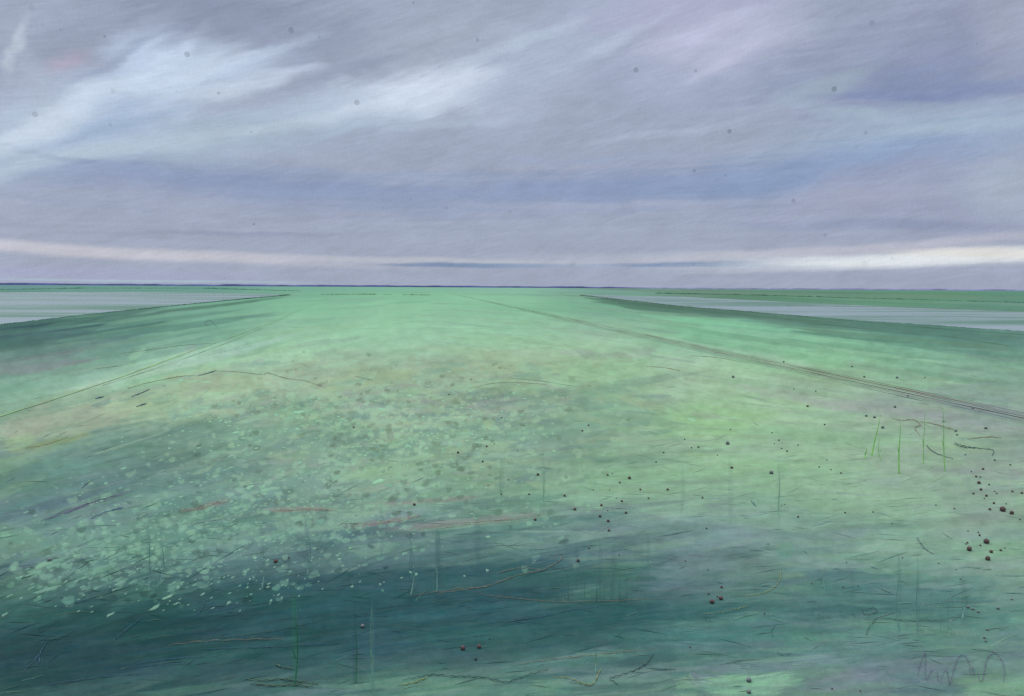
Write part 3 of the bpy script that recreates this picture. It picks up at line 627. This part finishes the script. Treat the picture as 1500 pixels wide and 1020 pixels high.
tube('twig', [r1((868,634),(905,625),(950,611))], 1.4, M_blue, 'dark blue twig at the end of the tan stem', 'twig')
tube('fallen_stem', [r1((950,612),(1050,617),(1150,628),(1180,622),(1260,645),(1340,655),(1420,682))], .8, M_brown, 'thin brown wavy stem across the left middle of the meadow')
tube('fallen_stem', [r1((530,535),(650,520),(800,500),(930,490)), r1((400,605),(520,590))], .7, plain('dull rust stem', (146, 140, 112), .8), 'faint rust stems on the left meadow under the ochre path', 'stems')
tube('fallen_stem', [r1((110,952),(200,937),(300,902))], 1.0, M_ochre, 'olive stem edging the bottom of the tan strip')
tube('fallen_stem', [r2((740,645),(820,650),(900,660),(1040,682)), r2((560,690),(660,668),(760,662),(900,672))], .7, M_brown, 'fine brown arched stems in the centre of the meadow', 'stems')
tube('fallen_stem', [r2((60,635),(100,645),(140,652))], .9, M_brown, 'short brown stem left of the arched stems')
tube('fallen_stem', [r2((1340,592),(1420,598),(1490,612)), r3((40,545),(140,552),(240,568))], .8, M_rust, 'rusty stems just below the farm track', 'stems')
tube('trailing_stem', [r3((1195,928),(1220,938),(1255,948),(1320,955),(1365,962),(1360,985)), r3((1195,935),(1240,950),(1300,952)), r3((1072,938),(1085,955),(1120,978),(1190,1000))], 1.2, M_dark, 'dark squiggled stem on the right meadow under the lime stalks')
tube('trailing_stem', [r3((920,820),(960,830),(1015,828),(1045,850),(1020,862),(1042,892)), r3((1040,835),(1100,845),(1190,870)), r3((1250,912),(1330,904),(1400,906))], 1.3, plain('rosy brown stem', (158, 142, 128), .8), 'rosy brown tangled stem between the lime stalks')
tube('twig', [r6((300,165),(322,187))], 1.2, M_blue, 'short blue twig on the right foreground', 'twig')
tube('trailing_stem', [r6((1030,325),(1045,350),(1070,378),(1105,400))], 1.3, plain('grey violet stem', (116, 132, 144), .8), 'grey violet hooked stem on the right foreground')
tube('trailing_stem', [r6((790,640),(800,665),(850,655),(840,635),(800,645)), r6((855,680),(820,720),(805,755)), r6((870,680),(1000,692),(1150,690))], .9, M_dark, 'dark looped stem at the lower right above the pale strip')
tube('trailing_stem', [r6((405,712),(390,740),(400,765)), r6((415,830),(435,842),(480,835))], .8, plain('deep green stem', (70, 110, 108), .8), 'deep green curled stem above the light green patch')
tube('fallen_stem', [r1((900,400),(925,390),(955,418)), r1((900,400),(915,412))], .8, plain('grey stem', (120, 150, 148), .8), 'little grey hooked stem on the far left meadow')
DRY = [('reddish dry stems lying left of the pale tufts centre', r4((790,210),(860,200),(920,185),(985,165))), ('pinkish dry stems lying right of the pale tufts', r4((1190,210),(1300,200),(1400,198),(1480,200))), ('crimson dry stems below the centre of the meadow', r5((45,278),(150,265),(250,245),(350,235))), ('long pinkish dry stems right of the crimson ones', r5((330,285),(480,275),(640,255),(780,238),(890,225)))]
for label, pts in DRY:
    tube('dry_stem_drift', [[(x+random.gauss(0, 3), y+random.gauss(0, 2.2)) for x, y in pts] for _ in range(6)], .5, M_red, label, 'dry stems')

# ------------------------------------------------------------------ upright stalks and sedge clumps in place of paint drips and hatching
def stalk(x0, y0, x1, y1, wpx, mat, label, cat='grass stalk', group=None):
    b = at(x0, y0); k = (b - Vector((0, 0, H))); d = Vector(ray(x1, y1)); s = b.y/d[1]
    t = Vector((0, 0, H)) + d*s; V = []; Fq = []; n = 9; r = wpx*pxsize(b)*.4
    bend = random.uniform(-.03, .03)
    for i in range(n):
        u = i/(n-1); p = b.lerp(t, u) + Vector((bend*math.sin(u*3), .02*math.sin(u*5), 0)); rr = r*(1.0 - .75*u)
        for a in range(6): V.append(tuple(p + Vector((rr*math.cos(a*1.047), rr*math.sin(a*1.047), 0))))
    for i in range(n-1):
        for a in range(6): Fq.append((6*i+a, 6*i+(a+1) % 6, 6*i+6+(a+1) % 6, 6*i+6+a))
    me = bpy.data.meshes.new('grass_stalk'); me.from_pydata(V, [], Fq); me.update(); o = link('grass_stalk', me, mat)
    V = []; Fq = []
    # one folded leaf blade springing from the stalk
    m = b.lerp(t, .35); L = (t-b).length*.35; sgn = random.choice((-1, 1)); q = len(V)
    for u in (0, .5, 1):
        c = m + Vector((sgn*L*.18*u, 0, L*(u - .55*u*u))); w = r*(1-u)*.8 + .0006
        V += [tuple(c - Vector((w, 0, 0))), tuple(c + Vector((w, .0, 0)))]
    Fq += [(q, q+1, q+3, q+2), (q+2, q+3, q+5, q+4)]
    me = bpy.data.meshes.new('leaf_blade'); me.from_pydata(V, [], Fq); me.update(); link('leaf_blade', me, mat, o)
    return tag(o, label, cat, group)
FAINT = plain('faint stalk', (160, 206, 182), .8, .1); LIME = plain('lime stalk', (165, 226, 118), .7, .12); LIM2 = plain('pale lime stalk', (176, 224, 150), .7, .12); TEAL = plain('teal stalk', (142, 186, 184), .8, .15); PALE = plain('pale stalk', (136, 184, 168), .8, .12); GRN = plain('deep green stalk', (74, 134, 110), .8, .12)
stalk(1277, 668, 1289, 607, 2.4, LIME, 'leftmost lime green stalk, leaning right, under the farm track')
stalk(1317, 694, 1318, 618, 2.6, LIME, 'thickest upright lime green stalk below the farm track')
stalk(1353, 680, 1353, 602, 2.0, LIM2, 'pale lime stalk third from the left below the track')
stalk(1384, 690, 1380, 597, 2.2, LIM2, 'rightmost pale lime stalk beside the dark squiggled stem')
stalk(1266, 672, 1268, 655, 2.0, LIME, 'shortest lime stalk at the foot of the leaning one')
stalk(1291, 675, 1288, 640, 1.6, LIM2, 'thin lime stalk right of the leaning one')
stalk(450, 842, 451, 780, 2.2, TEAL, 'dark teal stalk standing right of the maroon flower')
stalk(384, 862, 386, 795, 2.2, TEAL, 'dark teal stalk standing left of the maroon flower')
stalk(218, 865, 222, 790, 2.6, TEAL, 'bluish stalk among the pale tufts, left one of two')
stalk(236, 850, 238, 795, 2.4, TEAL, 'bluish stalk among the pale tufts, right one of two')
stalk(602, 872, 603, 800, 2.6, TEAL, 'teal stalk standing in the dark centre, left one of two')
stalk(640, 868, 641, 790, 2.4, TEAL, 'teal stalk standing in the dark centre, right one of two')
stalk(432, 1002, 433, 890, 3.0, GRN, 'deep green stalk in the dark foreground')
stalk(548, 1016, 546, 890, 2.6, PALE, 'tallest pale green stalk in the dark foreground')
stalk(521, 1000, 520, 905, 2.2, GRN, 'thin green stalk left of the tallest pale stalk')
stalk(872, 985, 870, 940, 2.0, PALE, 'short pale stalk above the ochre peak')
stalk(1208, 862, 1207, 838, 2.2, PALE, 'short pale stalk on the right foreground')
stalk(1318, 925, 1319, 830, 2.0, TEAL, 'teal stalk in the right dark patch, left one of two')
stalk(1346, 925, 1343, 840, 2.2, TEAL, 'teal stalk in the right dark patch, right one of two')
stalk(1410, 905, 1412, 870, 2.0, TEAL, 'short teal stalk at the right end of the dark patch')
stalk(1140, 755, 1141, 690, 1.8, FAINT, 'faint teal stalk standing in the pale right meadow')
stalk(735, 738, 734, 690, 1.8, FAINT, 'faint teal stalk standing in the centre meadow')
stalk(796, 740, 797, 695, 1.8, FAINT, 'faint teal stalk beside the centre flowers')
def clump(x0, x1, y0, y1, n, mat, label):
    V = []; Fq = []
    for k in range(n):
        x = random.uniform(x0, x1); b = at(x, random.uniform(y1-8, y1)); mp = pxsize(b)
        h = random.uniform(.4, 1)*(y1-y0)*mp; w = random.uniform(.15, .3)*mp; lean = random.gauss(0, .06)*h; q = len(V)
        for u in (0, .5, 1): V += [tuple(b + Vector((lean*u*u - w*(1-u*.8), 0, h*u))), tuple(b + Vector((lean*u*u + w*(1-u*.8), .004, h*u)))]
        Fq += [(q, q+1, q+3, q+2), (q+2, q+3, q+5, q+4)]
    me = bpy.data.meshes.new('sedge_clump'); me.from_pydata(V, [], Fq); me.update()
    return tag(link('sedge_clump', me, mat), label, 'sedge', kind='stuff')
SED = plain('dark sedge', (92, 130, 132), .85, .15); SED2 = plain('blue sedge', (72, 112, 120), .85, .15)
clump(815, 920, 835, 884, 34, SED, 'sparse dark sedge clump above the long brown runner')
clump(1120, 1275, 888, 908, 40, SED, 'wide low sedge clump on the right dark patch')
clump(1020, 1075, 885, 912, 12, SED, 'small sedge clump under the maroon trio')
clump(1345, 1420, 880, 930, 14, SED, 'thin sedge clump at the right end of the dark patch')

# ------------------------------------------------------------------ sky and light
SUN_EL, SUN_AZ = math.radians(52), math.radians(-40)
w = bpy.data.worlds.new('World'); scene.world = w; w.use_nodes = True
nt = w.node_tree; g = G(nt); bg = nt.nodes['Background']
tc = g.n('ShaderNodeTexCoord').outputs['Generated']
sx = g.n('ShaderNodeSeparateXYZ', ins={0: tc})
az = g.math('MULTIPLY', g.math('ARCTAN2', sx.outputs[0], sx.outputs[1]), F)
el = g.math('MULTIPLY', g.math('ARCSINE', sx.outputs[2]), F)
P0 = g.n('ShaderNodeCombineXYZ', ins={0: az, 1: el, 2: 0.0}).outputs[0]
def ae(px, py):
    d = ray(px, py); return math.atan2(d[0], d[1])*F, math.asin(d[2])*F
high = g.math('MULTIPLY', g.rng(el, 60, 260), g.rng(az, 420, -100, .2, 1.0))          # strokes tilt more higher up
st1 = g.noise(g.map(P0, rot=(0, 0, math.radians(22)), sc=(170., 15., 1), typ='TEXTURE'), 1.0, 6, .62, .3).outputs[0]
st2 = g.noise(g.map(P0, rot=(0, 0, math.radians(1)), sc=(260., 10., 1), typ='TEXTURE'), 1.0, 6, .62, .2).outputs[0]
stv = g.n('ShaderNodeMix', data_type='FLOAT', ins={0: high, 2: st2, 3: st1}).outputs[0]
st = g.math('SUBTRACT', stv, .5)
wn = g.noise(g.map(P0, sc=(1/190., 1/80., 1)), 1.0, 5, .55).outputs[1]
wv = g.n('ShaderNodeVectorMath', operation='SUBTRACT', ins={0: wn, 1: (.5, .5, .5)}).outputs[0]
amp = g.rng(el, 15, 130, .06, 1.0, False)
wsc = g.n('ShaderNodeVectorMath', operation='MULTIPLY', ins={0: wv, 1: g.n('ShaderNodeCombineXYZ', ins={0: g.math('MULTIPLY', amp, 90.), 1: g.math('MULTIPLY', amp, 50.), 2: 0.0}).outputs[0]}).outputs[0]
P = g.n('ShaderNodeVectorMath', operation='ADD', ins={0: P0, 1: wsc}).outputs[0]
elw = g.math('ADD', g.n('ShaderNodeSeparateXYZ', ins={0: P}).outputs[1], g.math('MULTIPLY', st, g.math('MULTIPLY', amp, 30.0)))
def sk(c):
    m = sum(c)/3; return tuple(np.clip(lin([m+(v-m)*.9+o for v, o in zip(c, (-2, 2.5, 2))]), 0, 1)) + (1,)
RAMP = [(430,(160,165,190)),(418,(163,167,191)),(404,(165,169,191)),(388,(174,178,195)),(368,(172,174,194)),(348,(162,166,188)),(310,(160,166,191)),(278,(146,158,191)),(245,(150,164,194)),(205,(161,175,202)),(150,(165,176,203)),(100,(162,170,198)),(45,(155,161,186)),(0,(151,156,181)),(-60,(160,166,190))]
es = [ae(750, y)[1] for y, c in RAMP]; e0, e1 = es[0], es[-1]
cr = g.n('ShaderNodeValToRGB', ins={0: g.rng(elw, e0, e1, 0, 1, False)}); cr.color_ramp.interpolation = 'LINEAR'
els = cr.color_ramp.elements
for k, ((y, c), e) in enumerate(zip(RAMP, es)):
    q = els[0] if k == 0 else els[1] if k == len(RAMP)-1 else None
    if q is None: q = els.new((e-e0)/(e1-e0))
    q.position = (e-e0)/(e1-e0); q.color = sk(c)
c = cr.outputs[0]
BLOBS = [(130,170,250,48,26,(190,203,226),.8),(60,60,80,42,30,(170,176,200),.5),(130,50,90,40,30,(148,153,178),.6),(22,70,7,34,-14,(204,210,224),.55),(40,110,16,40,20,(176,184,206),.4),(225,85,70,36,35,(190,205,232),.8),(355,85,100,28,15,(190,204,229),.7),
 (340,22,120,38,2,(134,139,166),.75),(92,95,24,9,35,(186,166,190),.5),(475,75,75,50,20,(140,147,173),.55),(640,60,120,36,12,(168,175,195),.5),(520,152,160,28,10,(190,203,226),.7),(625,130,100,27,8,(208,217,237),.85),
 (250,205,290,36,8,(170,187,209),.55),(150,180,80,20,22,(150,170,208),.5),(870,40,100,42,25,(178,190,215),.5),(760,115,90,60,20,(180,190,215),.5),(1050,60,110,46,8,(191,191,219),.75),(990,8,140,25,5,(178,172,205),.6),
 (1350,105,180,44,0,(130,140,179),.85),(1400,45,130,40,-5,(148,152,182),.7),(1240,60,80,50,60,(152,158,185),.5),(1485,60,40,50,10,(172,175,195),.5),(1360,195,190,30,3,(163,181,206),.75),(1195,125,50,17,20,(166,181,196),.6),(990,125,120,30,-8,(164,174,203),.5),
 (400,278,360,27,-3,(133,147,188),.75),(900,276,300,26,3,(134,149,191),.75),(1240,248,230,32,5,(137,155,195),.75),(120,305,220,34,0,(161,165,190),.5),(700,318,270,28,0,(162,168,192),.45),(1340,315,220,28,-3,(155,159,189),.55),(1290,270,90,24,8,(166,165,192),.55),(1485,270,45,40,30,(172,181,200),.55),
 (1340,331,100,7,-4,(140,145,178),.65),(340,342,150,3,1,(140,145,175),.55),(40,195,90,14,28,(204,214,232),.7),(120,150,110,10,30,(206,216,235),.65),(210,120,120,9,26,(200,212,235),.6),(300,100,90,8,22,(206,217,238),.65),(250,82,50,9,40,(202,214,238),.7),(360,120,110,8,12,(204,214,234),.6),(60,230,90,10,20,(192,206,224),.6),(430,100,60,7,8,(198,208,230),.6),(400,70,70,6,20,(186,198,222),.5),
 (560,150,110,9,14,(206,215,234),.65),(650,118,70,10,6,(214,222,240),.75),(480,175,140,8,10,(194,206,226),.5),(700,90,90,9,22,(186,196,216),.5),(780,60,90,8,24,(184,196,218),.5),(330,190,170,8,10,(184,198,216),.5),(170,215,170,7,8,(182,197,214),.5),(650,175,160,8,4,(178,190,212),.5),
 (900,60,80,9,26,(190,198,222),.5),(1030,45,80,9,14,(196,194,224),.6),(1080,80,60,8,24,(196,196,222),.5),(300,45,70,7,28,(150,157,182),.6),(420,40,80,7,30,(146,152,178),.6),(160,95,60,6,36,(146,156,186),.6),(520,95,60,8,16,(144,150,178),.6),(1420,130,120,7,0,(128,138,182),.6),(1280,140,70,6,-4,(128,138,182),.6),(1420,190,110,9,0,(170,186,206),.6),(1250,170,80,8,-14,(168,184,204),.5),
 (900,230,160,6,3,(152,164,196),.5),(560,255,180,6,-2,(146,160,194),.5),(240,250,160,6,-6,(142,156,192),.5),(1100,255,140,6,4,(146,160,196),.5),(980,190,120,6,6,(176,186,210),.5),(1180,330,150,5,-2,(150,156,188),.5),(820,300,150,5,0,(168,172,196),.5),(400,322,170,4,2,(156,158,186),.5),(90,290,110,5,-6,(152,160,190),.5),
 (120,366,330,8,-2.2,(204,198,209),.75),(470,378,360,5,-1,(192,190,204),.45),(720,383,260,4,-.6,(198,197,206),.38),(690,388.5,110,3.2,0,(112,134,172),.95),(830,389,150,3,0,(150,165,196),.6),(1000,377,230,7,0,(190,194,209),.42),
 (1070,388,150,3.6,-.4,(100,126,170),1.0),(1330,379,230,10,2,(227,229,235),.95),(1250,364,280,6,3,(197,191,206),.6),(1450,370,90,6,-2,(232,220,210),.5),(90,403,220,10,0,(168,168,206),.5),(200,411.5,190,1.6,-.2,(172,196,212),.6)]
for kb, (bx, by, rx, ry, an, col, a) in enumerate(BLOBS):
    if kb % 6 == 5:    # keeps the cloud layers evaluated in order
        P = g.n('ShaderNodeVectorMath', operation='MULTIPLY_ADD', ins={0: c, 1: (1e-6, 1e-6, 1e-6), 2: P}).outputs[0]
    ca, ce = ae(bx, by); low = ry < 16
    m = g.map(P if not low else P, loc=(ca, ce, 0), rot=(0, 0, math.radians(an)), sc=(rx*1.35, ry*1.35, 1), typ='TEXTURE')
    d = g.n('ShaderNodeVectorMath', operation='LENGTH', ins={0: m}).outputs['Value']
    d = g.math('MULTIPLY_ADD', st, 1.3 if not low else .9, d)
    f = g.rng(d, 1.2, .2, 0, a)
    c = g.mix(f, c, sk(col))
# brush-like cloud texture: streaks and fine grain
fine = g.noise(g.map(P0, rot=(0, 0, math.radians(14)), sc=(36., 3.2, 1), typ='TEXTURE'), 1.0, 5, .7).outputs[0]
grain = g.noise(g.map(P0, sc=(1/3., 1/7., 1)), 1.0, 2, .6).outputs[0]
k = g.math('MULTIPLY_ADD', st, g.rng(el, 10, 120, .12, .26, False), 1.0)
blotch = g.noise(g.map(P0, rot=(0, 0, math.radians(12)), sc=(75., 30., 1), typ='TEXTURE'), 1.0, 6, .62, .6).outputs[0]
k = g.math('MULTIPLY', k, g.rng(blotch, .3, .7, .93, 1.07, False))
k = g.math('MULTIPLY', k, g.rng(fine, .25, .75, .93, 1.07, False))
k = g.math('MULTIPLY', k, g.rng(grain, .25, .75, .965, 1.035, False))
# a few darker flecks in the cloud
vo = g.n('ShaderNodeTexVoronoi', voronoi_dimensions='2D', ins={'Vector': P0, 'Scale': 1/44.})
vr = g.n('ShaderNodeSeparateColor', ins={0: vo.outputs['Color']})
rad = g.math('MULTIPLY', g.math('POWER', vr.outputs[0], 3.5), .1)
fl = g.math('MULTIPLY', g.math('LESS_THAN', vo.outputs['Distance'], rad), g.math('MULTIPLY', g.rng(vr.outputs[1], .2, 1, 0, .3), g.rng(el, 20, 60)))
k = g.math('MULTIPLY', k, g.math('SUBTRACT', 1.0, fl))
kc = g.n('ShaderNodeCombineXYZ', ins={0: k, 1: k, 2: k}).outputs[0]
c = g.mix(1.0, c, kc, 'MULTIPLY')
# overcast sky brightens towards the zenith, above the frame
zen = g.rng(el, math.radians(24)*F, math.radians(60)*F, 1.0, 3.1)
c = g.mix(1.0, c, g.n('ShaderNodeCombineXYZ', ins={0: zen, 1: zen, 2: zen}).outputs[0], 'MULTIPLY')
sky = g.n('ShaderNodeTexSky', sky_type='NISHITA', sun_disc=False, sun_elevation=SUN_EL, sun_rotation=SUN_AZ)
skyc = g.mix(1.0, sky.outputs[0], (.06, .06, .06, 1), 'MULTIPLY')
c = g.mix(.96, skyc, c)
nt.links.new(c, bg.inputs['Color']); bg.inputs['Strength'].default_value = 1.0

sd = bpy.data.lights.new('sun', 'SUN'); sun = bpy.data.objects.new('sun', sd); COL.objects.link(sun)
sd.energy = 1.4; sd.angle = math.radians(18); sd.color = (1, .97, .92)
sdir = Vector((math.sin(SUN_AZ)*math.cos(SUN_EL), math.cos(SUN_AZ)*math.cos(SUN_EL), math.sin(SUN_EL)))
sun.rotation_euler = sdir.to_track_quat('Z', 'Y').to_euler(); sun.location = (0, 0, 50)

vs = scene.view_settings; vs.view_transform = 'Standard'; vs.look = 'None'; vs.exposure = 0; vs.gamma = 1; vs.use_curve_mapping = False
